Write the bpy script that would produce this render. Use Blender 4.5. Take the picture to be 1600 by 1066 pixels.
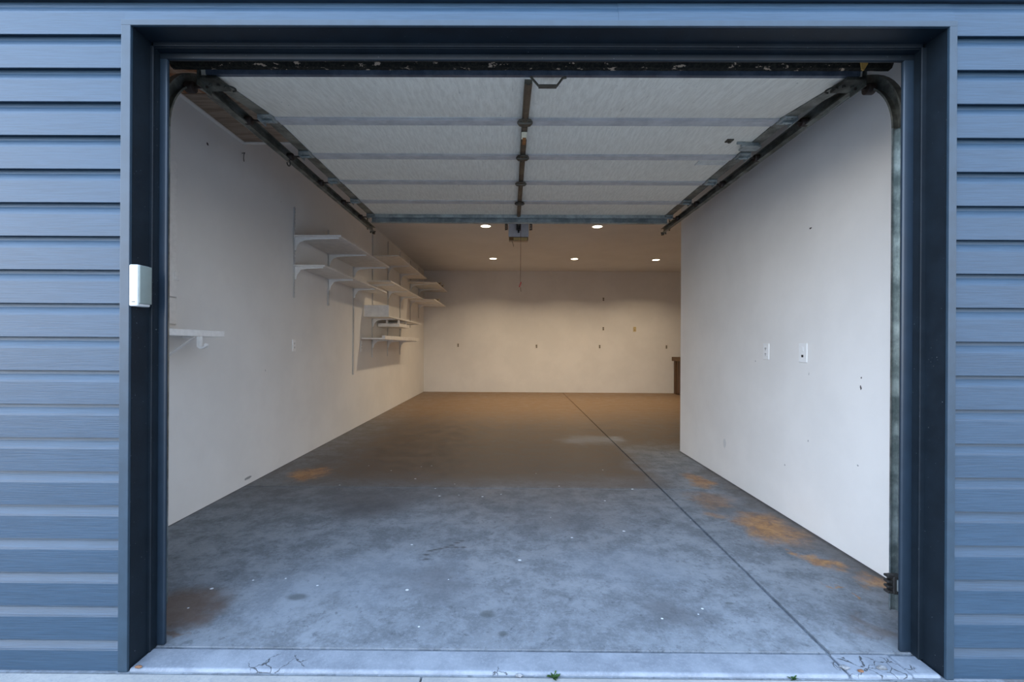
import bpy, bmesh, math, random
from mathutils import Vector, Matrix
random.seed(7)
C = bpy.context.scene
for o in list(bpy.data.objects): bpy.data.objects.remove(o)

# ---------------------------------------------------------------- camera
F = 711.0 / 1600.0 * 36.0
cam_d = bpy.data.cameras.new('camera'); cam = bpy.data.objects.new('camera', cam_d)
C.collection.objects.link(cam); C.camera = cam
cam_d.sensor_width = 36; cam_d.sensor_fit = 'HORIZONTAL'; cam_d.lens = F
cam_d.shift_x = 6.7 / 1600; cam_d.shift_y = 8.0 / 1600
cam_d.clip_start = 0.05
cam.location = (0.012, 0, 1.122)
cam.rotation_euler = (math.radians(90), math.radians(-0.32), math.radians(0.3))

# ---------------------------------------------------------------- world: an overcast dusk sky, brighter to the left behind the camera
w = bpy.data.worlds.new('world'); C.world = w; w.use_nodes = True
nt = w.node_tree; nt.nodes.clear()
tc = nt.nodes.new('ShaderNodeTexCoord')
sep = nt.nodes.new('ShaderNodeSeparateXYZ'); nt.links.new(tc.outputs['Generated'], sep.inputs[0])
ramp = nt.nodes.new('ShaderNodeValToRGB')
mr = nt.nodes.new('ShaderNodeMapRange'); mr.inputs[1].default_value = -1; mr.inputs[2].default_value = 1
nt.links.new(sep.outputs['Z'], mr.inputs[0]); nt.links.new(mr.outputs[0], ramp.inputs[0])
el = ramp.color_ramp.elements
el[0].position = 0.47; el[0].color = (0.22, 0.23, 0.25, 1)
el[1].position = 1.0; el[1].color = (0.45, 0.66, 1.02, 1)
e = el.new(0.515); e.color = (1.22, 1.20, 1.17, 1)
e = el.new(0.68); e.color = (0.62, 0.80, 1.08, 1)
dot = nt.nodes.new('ShaderNodeVectorMath'); dot.operation = 'DOT_PRODUCT'
nt.links.new(tc.outputs['Generated'], dot.inputs[0]); dot.inputs[1].default_value = (-0.80, -0.55, 0.22)
mr2 = nt.nodes.new('ShaderNodeMapRange'); mr2.inputs[1].default_value = -0.6; mr2.inputs[2].default_value = 1
mr2.inputs[3].default_value = 0.55; mr2.inputs[4].default_value = 1.75
nt.links.new(dot.outputs['Value'], mr2.inputs[0])
mul = nt.nodes.new('ShaderNodeMath'); mul.operation = 'MULTIPLY'; mul.inputs[1].default_value = 3.7
nt.links.new(mr2.outputs[0], mul.inputs[0])
bg = nt.nodes.new('ShaderNodeBackground'); wo = nt.nodes.new('ShaderNodeOutputWorld')
nt.links.new(ramp.outputs[0], bg.inputs[0]); nt.links.new(mul.outputs[0], bg.inputs[1]); nt.links.new(bg.outputs[0], wo.inputs[0])

C.view_settings.view_transform = 'Standard'; C.view_settings.look = 'None'
C.view_settings.gamma = 1; C.view_settings.exposure = 0.0; C.view_settings.use_curve_mapping = False
LAMP_W = 20.0

# ---------------------------------------------------------------- materials
def srgb(r, g, b):
    f = lambda c: (c / 255 / 12.92) if c / 255 <= 0.04045 else ((c / 255 + 0.055) / 1.055) ** 2.4
    return (f(r), f(g), f(b), 1)

class NB:
    """small node builder"""
    def __init__(s, name, rough=0.6, metal=0.0, spec=0.5):
        s.m = bpy.data.materials.new(name); s.m.use_nodes = True
        s.t = s.m.node_tree; s.t.nodes.clear()
        s.out = s.t.nodes.new('ShaderNodeOutputMaterial'); s.b = s.t.nodes.new('ShaderNodeBsdfPrincipled')
        s.t.links.new(s.b.outputs[0], s.out.inputs[0])
        s.b.inputs['Roughness'].default_value = rough; s.b.inputs['Metallic'].default_value = metal
        s.b.inputs['Specular IOR Level'].default_value = spec
        s.tc = s.t.nodes.new('ShaderNodeTexCoord')
    def n(s, kind): return s.t.nodes.new(kind)
    def l(s, a, b): s.t.links.new(a, b)
    def mapped(s, scale=(1, 1, 1), loc=(0, 0, 0), src=None):
        m = s.n('ShaderNodeMapping'); m.inputs['Scale'].default_value = scale; m.inputs['Location'].default_value = loc
        s.l(src or s.tc.outputs['Object'], m.inputs[0]); return m.outputs[0]
    def noise(s, scale, detail=6, rough=0.6, vec=None, dist=0.0):
        x = s.n('ShaderNodeTexNoise'); x.inputs['Scale'].default_value = scale; x.inputs['Detail'].default_value = detail
        x.inputs['Roughness'].default_value = rough; x.inputs['Distortion'].default_value = dist
        s.l(vec or s.tc.outputs['Object'], x.inputs['Vector']); return x
    def rng(s, v, a, b, c=0.0, d=1.0, smooth=True):
        x = s.n('ShaderNodeMapRange'); x.interpolation_type = 'SMOOTHSTEP' if smooth else 'LINEAR'
        s.l(v, x.inputs[0]); x.inputs[1].default_value = a; x.inputs[2].default_value = b
        x.inputs[3].default_value = c; x.inputs[4].default_value = d; return x.outputs[0]
    def mix(s, fac, a, b):
        x = s.n('ShaderNodeMix'); x.data_type = 'RGBA'
        for i, v in ((0, fac), (6, a), (7, b)):
            if hasattr(v, 'is_linked') or hasattr(v, 'links'): s.l(v, x.inputs[i])
            else: x.inputs[i].default_value = v
        return x.outputs[2]
    def math(s, op, a, b=0.0, clamp=False):
        x = s.n('ShaderNodeMath'); x.operation = op; x.use_clamp = clamp
        for i, v in ((0, a), (1, b)):
            if hasattr(v, 'links'): s.l(v, x.inputs[i])
            else: x.inputs[i].default_value = v
        return x.outputs[0]
    def ell(s, vec, c, r, a=1.0, b=0.45):
        """1 inside an ellipse, 0 outside"""
        x = s.n('ShaderNodeVectorMath'); x.operation = 'SUBTRACT'; s.l(vec, x.inputs[0]); x.inputs[1].default_value = c
        y = s.n('ShaderNodeVectorMath'); y.operation = 'MULTIPLY'; s.l(x.outputs[0], y.inputs[0])
        y.inputs[1].default_value = [0 if q == 0 else 1 / q for q in r]
        z = s.n('ShaderNodeVectorMath'); z.operation = 'LENGTH'; s.l(y.outputs[0], z.inputs[0])
        return s.rng(z.outputs['Value'], a, b)
    def bump(s, h, strength=0.3, dist=0.01):
        x = s.n('ShaderNodeBump'); x.inputs['Strength'].default_value = strength; x.inputs['Distance'].default_value = dist
        s.l(h, x.inputs['Height']); s.l(x.outputs[0], s.b.inputs['Normal'])
    def col(s, c):
        if hasattr(c, 'links'): s.l(c, s.b.inputs['Base Color'])
        else: s.b.inputs['Base Color'].default_value = c

def simple(name, c, rough=0.6, metal=0.0, spec=0.5, var=0.12, scale=30, bump=0.0):
    b = NB(name, rough, metal, spec)
    n = b.noise(scale)
    dark = tuple(v * (1 - var) for v in c[:3]) + (1,); light = tuple(min(1, v * (1 + var)) for v in c[:3]) + (1,)
    b.col(b.mix(b.rng(n.outputs['Fac'], 0.3, 0.7), dark, light))
    if bump: b.bump(n.outputs['Fac'], bump, 0.004)
    return b.m

def wall_mat(name, c, marks=(), smudge=0.06):
    b = NB(name, 0.75, 0, 0.25)
    n1 = b.noise(1.6, 5, 0.6); n2 = b.noise(160, 3, 0.6)
    k = 1 - smudge
    col = b.mix(b.rng(n1.outputs['Fac'], 0.35, 0.65), (c[0] * k, c[1] * k, c[2] * k, 1), c)
    wv = b.noise(40, 3, 0.6)
    add = b.n('ShaderNodeVectorMath'); add.operation = 'MULTIPLY_ADD'
    b.l(wv.outputs['Color'], add.inputs[0]); add.inputs[1].default_value = (0.02,) * 3; b.l(b.tc.outputs['Object'], add.inputs[2])
    for (cc, r, colr) in marks:
        cc = tuple(q + 0.01 for q in cc)
        col = b.mix(b.ell(add.outputs[0], cc, r, 1.0, 0.6), col, colr)
    b.col(col); b.bump(n2.outputs['Fac'], 0.12, 0.003)
    return b.m

DK = (0.06, 0.05, 0.045, 1); GR = (0.3, 0.3, 0.3, 1)
CREAM = (0.785, 0.765, 0.735, 1)
M = {}
M['wall'] = wall_mat('painted_wall', CREAM)
M['wall_left'] = wall_mat('painted_wall_left', CREAM, [
    ((-2.09, 3.14, 2.51), (0.5, 0.012, 0.012), DK), ((-2.09, 4.15, 2.43), (0.5, 0.006, 0.006), GR),
    ((-2.09, 3.9, 0.9), (0.5, 0.006, 0.012), GR), ((-2.09, 3.65, 0.05), (0.5, 0.06, 0.012), GR)])
M['wall_right'] = wall_mat('painted_wall_right', CREAM, [
    ((1.85, 2.392, 0.914), (0.5, 0.007, 0.016), DK), ((1.85, 2.392, 0.968), (0.5, 0.006, 0.006), DK),
    ((1.85, 2.81, 0.964), (0.5, 0.004, 0.013), GR), ((1.85, 2.80, 1.855), (0.5, 0.012, 0.007), DK),
    ((1.85, 3.42, 1.02), (0.5, 0.008, 0.006), GR), ((1.85, 2.41, 0.50), (0.5, 0.006, 0.006), GR),
    ((1.85, 2.81, 0.55), (0.5, 0.006, 0.009), GR), ((1.85, 3.05, 0.34), (0.5, 0.006, 0.009), GR),
    ((1.85, 3.9, 0.30), (0.5, 0.03, 0.05), (0.6, 0.6, 0.59, 1))])
M['ceiling'] = wall_mat('painted_ceiling', (0.70, 0.70, 0.70, 1))

def floor_mat():
    b = NB('garage_concrete', 0.55, 0, 0.35)
    P = b.tc.outputs['Object']
    wn = b.noise(3.0, 6, 0.65)
    wp = b.n('ShaderNodeVectorMath'); wp.operation = 'SUBTRACT'; b.l(wn.outputs['Color'], wp.inputs[0]); wp.inputs[1].default_value = (0.5,) * 3
    wa = b.n('ShaderNodeVectorMath'); wa.operation = 'MULTIPLY_ADD'; b.l(wp.outputs[0], wa.inputs[0]); wa.inputs[1].default_value = (0.55, 0.55, 0); b.l(P, wa.inputs[2])
    W = wa.outputs[0]
    sx = b.n('ShaderNodeSeparateXYZ'); b.l(P, sx.inputs[0]); sw = b.n('ShaderNodeSeparateXYZ'); b.l(W, sw.inputs[0])
    n1 = b.noise(1.3, 10, 0.72, dist=0.3); n2 = b.noise(5, 10, 0.78); n3 = b.noise(60, 5, 0.7); n4 = b.noise(24, 6, 0.8, dist=0.5)
    base = b.mix(b.rng(n1.outputs['Fac'], 0.35, 0.65), srgb(110, 117, 124), srgb(131, 138, 145))
    base = b.mix(b.rng(n2.outputs['Fac'], 0.42, 0.60, 0, 0.65), base, srgb(84, 89, 94))
    base = b.mix(b.rng(n3.outputs['Fac'], 0.45, 0.75, 0, 0.45), base, srgb(140, 148, 160))
    base = b.mix(b.rng(n4.outputs['Fac'], 0.54, 0.66, 0, 0.6), base, srgb(66, 71, 77))
    # worn brown traffic film on the slabs beyond the joint
    brown = b.mix(b.rng(n2.outputs['Fac'], 0.35, 0.65), srgb(68, 57, 48), srgb(108, 91, 76))
    far = b.math('ADD', b.math('MULTIPLY', b.rng(sw.outputs['Y'], 3.40, 4.1), 0.6), b.math('MULTIPLY', b.rng(sx.outputs['Y'], 3.585, 3.66), 0.4))
    lft = b.rng(sw.outputs['X'], 1.45, 1.05)
    deep = b.rng(sw.outputs['Y'], 4.6, 5.6)
    lr = b.math('MAXIMUM', lft, deep)
    edge = b.rng(sw.outputs['X'], -2.15, -1.3, 0.45, 1.0)
    f1 = b.math('MULTIPLY', b.math('MULTIPLY', far, lr), edge)
    near = b.math('MULTIPLY', b.math('MULTIPLY', b.rng(sw.outputs['Y'], 2.75, 3.5, 0, 0.55), b.math('SUBTRACT', 1.0, far)), b.rng(sw.outputs['X'], 1.4, 0.4))
    base = b.mix(b.math('MULTIPLY', f1, 0.92), base, brown)
    base = b.mix(near, base, srgb(92, 92, 94))
    film = b.rng(sw.outputs['Y'], 6.0, 8.5)
    base = b.mix(b.math('MULTIPLY', film, 0.65), base, srgb(142, 114, 84))
    # lighter rubbed patches
    for c, r, f in (((1.0, 5.5, 0), (0.55, 0.35, 0), 0.4), ((1.32, 5.55, 0), (0.16, 0.14, 0), 0.5), ((-0.6, 2.2, 0), (0.7, 0.35, 0), 0.3), ((-1.0, 2.0, 0), (0.3, 0.25, 0), 0.3), ((0.6, 2.35, 0), (0.5, 0.3, 0), 0.25)):
        base = b.mix(b.math('MULTIPLY', b.ell(W, c, r, 1.0, 0.3), f), base, srgb(140, 150, 162))
    # dark wear
    band = b.math('MULTIPLY', b.rng(sw.outputs['X'], 1.55, 1.85), b.rng(sx.outputs['Y'], 4.6, 3.9))
    base = b.mix(b.math('MULTIPLY', band, 0.75), base, srgb(84, 78, 74))
    for c, r, f in (((-1.0, 3.2, 0), (0.5, 0.4, 0), 0.6), ((0.69, 1.95, 0), (0.22, 0.14, 0), 0.55), ((-0.35, 2.15, 0), (0.3, 0.25, 0), 0.45),
                    ((1.5, 3.2, 0), (0.3, 0.3, 0), 0.4), ((-1.75, 4.6, 0), (0.2, 0.5, 0), 0.3), ((0.2, 2.9, 0), (0.6, 0.25, 0), 0.35)):
        base = b.mix(b.math('MULTIPLY', b.ell(W, c, r, 1.0, 0.2), f), base, srgb(78, 80, 84))
    bl = srgb(92, 74, 62)
    for c, r, f in (((-1.43, 1.93, 0), (0.26, 0.24, 0), 0.85), ((-1.30, 1.74, 0), (0.08, 0.05, 0), 0.8), ((1.52, 1.82, 0), (0.10, 0.1, 0), 0.5)):
        base = b.mix(b.math('MULTIPLY', b.ell(W, c, r, 1.0, 0.3), f), base, bl)
    # rust
    rn = b.noise(14, 8, 0.75, dist=0.6)
    ru = b.mix(b.rng(rn.outputs['Fac'], 0.35, 0.65), srgb(128, 92, 66), srgb(176, 132, 84))
    for c, r, f in (((1.62, 2.82, 0), (0.25, 0.32, 0), 1.0), ((1.65, 2.38, 0), (0.14, 0.10, 0), 1.0), ((1.79, 2.2, 0), (0.13, 0.10, 0), 0.9),
                    ((1.57, 3.87, 0), (0.13, 0.26, 0), 0.85), ((1.56, 2.48, 0), (0.05, 0.05, 0), 0.8), ((1.40, 3.05, 0), (0.08, 0.08, 0), 0.5), ((-1.74, 3.92, 0), (0.22, 0.2, 0), 0.9),
                    ((1.50, 3.35, 0), (0.20, 0.22, 0), 0.45), ((1.52, 2.12, 0), (0.10, 0.015, 0), 0.8), ((1.58, 2.02, 0), (0.02, 0.02, 0), 0.9)):
        m = b.math('MULTIPLY', b.ell(W, c, r, 1.05, 0.25), b.rng(rn.outputs['Fac'], 0.22, 0.46))
        base = b.mix(b.math('MULTIPLY', m, f), base, ru)
    # oil spots and white paint flecks
    for c, r in (((-0.077, 1.905, 0), (0.035, 0.03, 0)), ((-0.01, 1.775, 0), (0.022, 0.018, 0)), ((-0.93, 2.02, 0), (0.05, 0.03, 0)), ((0.98, 2.0, 0), (0.02, 0.012, 0))):
        base = b.mix(b.math('MULTIPLY', b.ell(P, c, r, 1.2, 0.5), 0.6), base, srgb(60, 66, 66))
    for k in range(34):
        d = random.uniform(1.75, 4.6); x = random.uniform(-1.5, 1.0) if k > 4 else random.uniform(0.2, 1.4)
        q = random.uniform(0.003, 0.008)
        base = b.mix(b.ell(P, (x, d, 0), (q * 1.4, q * 1.3, 0), 1.0, 0.6), base, srgb(215, 220, 225))
    gap = b.math('MULTIPLY', b.rng(sx.outputs['X'], 1.815, 1.84), b.rng(sx.outputs['Y'], 4.93, 4.9))
    gap = b.math('MAXIMUM', gap, b.rng(sx.outputs['X'], -2.07, -2.085))
    base = b.mix(b.math('MULTIPLY', gap, 0.6), base, srgb(44, 40, 38))
    for px, py in ((672, 875), (671, 868), (677, 862), (685, 860), (694, 858), (703, 856), (711, 853), (719, 849), (726, 846), (718, 856), (729, 856)):
        d = 797.7 / (py - 541); x = (px - 797) * d / 711
        base = b.mix(b.math('MULTIPLY', b.ell(P, (x, d, 0), (.026, .013, 0), 1.1, 0.2), 0.75), base, srgb(52, 54, 56))
    b.col(base)
    b.l(b.rng(n2.outputs['Fac'], 0.3, 0.7, 0.42, 0.7), b.b.inputs['Roughness'])
    hb = b.math('ADD', b.math('MULTIPLY', n3.outputs['Fac'], 0.5), n2.outputs['Fac'])
    b.bump(hb, 0.25, 0.004)
    return b.m
M['floor'] = floor_mat()
def drive_mat():
    b = NB('driveway_concrete', 0.8, 0, 0.2)
    n1 = b.noise(3, 8, 0.6); n2 = b.noise(70, 6, 0.75)
    c = b.mix(b.rng(n1.outputs['Fac'], 0.35, 0.65), srgb(142, 142, 140), srgb(160, 159, 156))
    c = b.mix(b.rng(n2.outputs['Fac'], 0.45, 0.75, 0, 0.5), c, srgb(112, 120, 130))
    b.col(c); b.bump(n2.outputs['Fac'], 0.5, 0.004); return b.m
M['drive'] = drive_mat()
def sill_mat():
    b = NB('sill_concrete', 0.7, 0, 0.3); P = b.tc.outputs['Object']
    n1 = b.noise(6, 8, 0.65); n2 = b.noise(80, 6, 0.75)
    c = b.mix(b.rng(n1.outputs['Fac'], 0.35, 0.65), srgb(112, 119, 128), srgb(134, 141, 150))
    c = b.mix(b.rng(n2.outputs['Fac'], 0.45, 0.75, 0, 0.5), c, srgb(150, 156, 164))
    vo = b.n('ShaderNodeTexVoronoi'); vo.feature = 'DISTANCE_TO_EDGE'; vo.inputs['Scale'].default_value = 16
    wn = b.noise(12, 4, 0.6); add = b.n('ShaderNodeVectorMath'); add.operation = 'MULTIPLY_ADD'
    b.l(wn.outputs['Color'], add.inputs[0]); add.inputs[1].default_value = (.08, .08, 0); b.l(P, add.inputs[2]); b.l(add.outputs[0], vo.inputs['Vector'])
    cr = b.rng(vo.outputs['Distance'], 0.030, 0.008)
    m = b.ell(P, (-.80, 1.60, 0), (.11, .05, 0), 1.0, 0.9)
    for cc, rr in (((1.30, 1.61, 0), (.15, .06, 0)), ((-.02, 1.575, 0), (.035, .02, 0))): m = b.math('MAXIMUM', m, b.ell(P, cc, rr, 1.0, 0.9))
    c = b.mix(b.math('MULTIPLY', b.math('MULTIPLY', cr, m), 0.85), c, srgb(40, 42, 44))
    b.col(c); b.bump(n2.outputs['Fac'], 0.4, 0.004); return b.m
M['sill'] = sill_mat()

def siding_mat():
    b = NB('slate_blue_vinyl_siding', 0.4, 0, 0.42)
    v = b.mapped((3.0, 1, 110)); n = b.noise(3, 6, 0.65, vec=v)
    v2 = b.mapped((0.6, 1, 4)); n2 = b.noise(2, 4, 0.5, vec=v2)
    c = b.mix(b.rng(n.outputs['Fac'], 0.35, 0.65), srgb(36, 56, 73), srgb(44, 66, 85))
    c = b.mix(b.rng(n2.outputs['Fac'], 0.4, 0.7, 0, 0.25), c, srgb(52, 74, 94))
    b.col(c); b.bump(n.outputs['Fac'], 0.2, 0.004); return b.m
M['siding'] = siding_mat()
def trim_mat():
    b = NB('navy_metal_trim', 0.5, 0, 0.3)
    n = b.noise(8, 6, 0.7); sp = b.noise(140, 2, 0.5)
    c = b.mix(b.rng(n.outputs['Fac'], 0.35, 0.7), srgb(10, 20, 28), srgb(17, 28, 37))
    c = b.mix(b.rng(sp.outputs['Fac'], 0.74, 0.78, 0, 0.6), c, srgb(150, 160, 165))
    b.col(c); b.bump(n.outputs['Fac'], 0.08, 0.003); return b.m
M['trim'] = trim_mat()
M['casing'] = simple('slate_blue_casing', srgb(38, 56, 70), 0.42, var=0.12, scale=14)
M['stop'] = simple('slate_vinyl_stop', srgb(27, 40, 52), 0.38, var=0.1, scale=14)
M['white'] = simple('white_paint', (0.76, 0.74, 0.71, 1), 0.5, var=0.05)
M['shelf'] = simple('white_shelf_board', (0.74, 0.71, 0.67, 1), 0.55, var=0.08, scale=12)
M['bracket'] = simple('white_enamel_bracket', (0.78, 0.77, 0.75, 1), 0.35, var=0.04)
def door_mat():
    b = NB('door_panel_backing', 0.62, 0, 0.3)
    v = b.mapped((60, 8, 8)); n = b.noise(1.2, 6, 0.7, vec=v)
    big = b.noise(1.5, 4, 0.5)
    v2 = b.mapped((1, 1, 1)); n2 = b.noise(45, 3, 0.6)
    v3 = b.mapped((26, 3.0, 3)); n3 = b.noise(1.7, 5, 0.7, vec=v3)
    c = b.mix(b.rng(n.outputs['Fac'], 0.35, 0.65), srgb(214, 208, 194), srgb(230, 225, 212))
    c = b.mix(b.rng(n3.outputs['Fac'], 0.64, 0.72, 0, 0.45), c, srgb(120, 118, 112))
    c = b.mix(b.rng(n2.outputs['Fac'], 0.70, 0.74, 0, 0.6), c, srgb(110, 108, 102))
    c = b.mix(b.rng(big.outputs['Fac'], 0.4, 0.7, 0, 0.2), c, srgb(190, 186, 174))
    b.col(c); b.bump(n.outputs['Fac'], 0.25, 0.003); return b.m
M['door'] = door_mat()
def galv(name, c1, c2, rough=0.45, metal=0.75, sc=22):
    b = NB(name, rough, metal)
    vo = b.n('ShaderNodeTexVoronoi'); vo.inputs['Scale'].default_value = sc * 3; b.l(b.tc.outputs['Object'], vo.inputs['Vector'])
    n = b.noise(sc * 0.4, 6, 0.7)
    m = b.math('ADD', b.math('MULTIPLY', b.n('ShaderNodeSeparateColor').outputs[0], 0), n.outputs['Fac'])
    c = b.mix(b.rng(n.outputs['Fac'], 0.35, 0.65), c1, c2)
    sc_ = b.n('ShaderNodeSeparateColor'); b.l(vo.outputs['Color'], sc_.inputs[0])
    c = b.mix(b.math('MULTIPLY', sc_.outputs[0], 0.25), c, c1)
    b.col(c); return b.m
M['rail'] = galv('section_rail_steel', srgb(172, 172, 172), srgb(196, 195, 194), 0.5, 0.15)
M['grime'] = galv('grimy_bracket_steel', srgb(30, 30, 24), srgb(92, 94, 86), 0.6, 0.3)
M['galv'] = galv('galvanized_steel', srgb(124, 132, 132), srgb(168, 176, 176), 0.45, 0.6)
M['dirty'] = galv('dirty_galvanized_steel', srgb(82, 83, 76), srgb(136, 137, 130), 0.5, 0.6)
M['bright'] = galv('bright_galvanized_steel', srgb(120, 130, 130), srgb(176, 184, 184), 0.34, 0.85)
M['edge'] = galv('bottom_edge_metal', srgb(66, 76, 90), srgb(96, 106, 120), 0.45, 0.5)
M['oldbrown'] = galv('browned_steel', srgb(68, 63, 54), srgb(106, 99, 86), 0.5, 0.5)
def rubber():
    b = NB('dusty_black_rubber', 0.85, 0, 0.2)
    v = b.mapped((9, 20, 20)); n = b.noise(2.0, 6, 0.7, vec=v); n2 = b.noise(90, 3)
    c = b.mix(b.rng(n2.outputs['Fac'], 0.4, 0.7), srgb(14, 14, 12), srgb(38, 37, 30))
    c = b.mix(b.rng(n.outputs['Fac'], 0.60, 0.63, 0, 0.9), c, srgb(170, 150, 130))
    b.col(c); b.bump(n2.outputs['Fac'], 0.6, 0.006); return b.m
M['rubber'] = rubber()
M['black'] = simple('black_plastic', (0.015, 0.014, 0.013, 1), 0.5, var=0.3)
M['roller'] = simple('rusty_black_roller', srgb(38, 26, 20), 0.6, var=0.4, scale=60)
M['beige'] = simple('aged_plastic', srgb(206, 186, 140), 0.5)
M['plate'] = simple('white_wall_plate', (0.82, 0.82, 0.81, 1), 0.3, var=0.02)
M['dark'] = simple('dark_slot', (0.02, 0.02, 0.02, 1), 0.6)
M['backplate'] = simple('cream_plate', srgb(206, 198, 184), 0.5)
M['keywhite'] = simple('white_keypad_plastic', srgb(190, 193, 194), 0.4, var=0.03)
M['keycover'] = simple('grey_green_keypad_cover', srgb(116, 126, 122), 0.45, var=0.03)
M['red'] = simple('red_plastic_handle', srgb(150, 34, 26), 0.4)
M['rope'] = simple('rope', srgb(120, 90, 76), 0.9)
M['opener'] = simple('pale_grey_opener_shell', srgb(196, 196, 200), 0.45, var=0.05)
M['lens'] = simple('amber_brown_lens', srgb(122, 92, 52), 0.35, var=0.2)
M['lenslight'] = simple('amber_lens_window', srgb(196, 170, 112), 0.3, var=0.1)
M['label'] = simple('yellowed_sticker', srgb(222, 216, 190), 0.6, var=0.1)
M['rust'] = simple('rust_brown', srgb(142, 92, 46), 0.8, var=0.3)
M['orange'] = simple('orange_tag', srgb(176, 140, 72), 0.7, var=0.2)
M['stickgrey'] = simple('grey_label', srgb(196, 196, 190), 0.5)
M['leaf'] = simple('weed_leaf', srgb(62, 96, 44), 0.6, var=0.35, scale=60)
M['dead'] = simple('dead_leaf', srgb(120, 84, 58), 0.8, var=0.3, scale=60)
M['crumb'] = simple('broken_concrete', srgb(120, 122, 124), 0.9, var=0.4, scale=50, bump=0.5)
def wood(name, c1, c2, axis=(1.2, 1.2, 14), rough=0.55):
    b = NB(name, rough)
    v = b.mapped(axis); n = b.noise(2.2, 8, 0.65, vec=v, dist=0.4)
    b.col(b.mix(b.rng(n.outputs['Fac'], 0.35, 0.65), c1, c2)); b.bump(n.outputs['Fac'], 0.15, 0.003); return b.m
M['ply'] = wood('stained_plywood', srgb(120, 100, 84), srgb(160, 142, 124), (1.5, 14, 1.5))
def stainply():
    b = NB('water_stained_board', 0.7)
    n = b.noise(5, 8, 0.7, dist=1.0)
    b.col(b.mix(b.rng(n.outputs['Fac'], 0.42, 0.58), srgb(176, 150, 126), srgb(140, 84, 44))); return b.m
M['stain'] = stainply()
M['bench'] = wood('dark_brown_wood', srgb(62, 42, 24), srgb(104, 74, 44), (10, 10, 1.2))
M['benchtop'] = wood('brown_wood_top', srgb(74, 52, 30), srgb(112, 84, 52), (1, 12, 12))
gl = NB('lamp_diffuser'); gl.b.inputs['Emission Color'].default_value = (1, 0.86, 0.62, 1); gl.b.inputs['Emission Strength'].default_value = 9
gl.col((0.8, 0.8, 0.8, 1)); M['glow'] = gl.m

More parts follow.
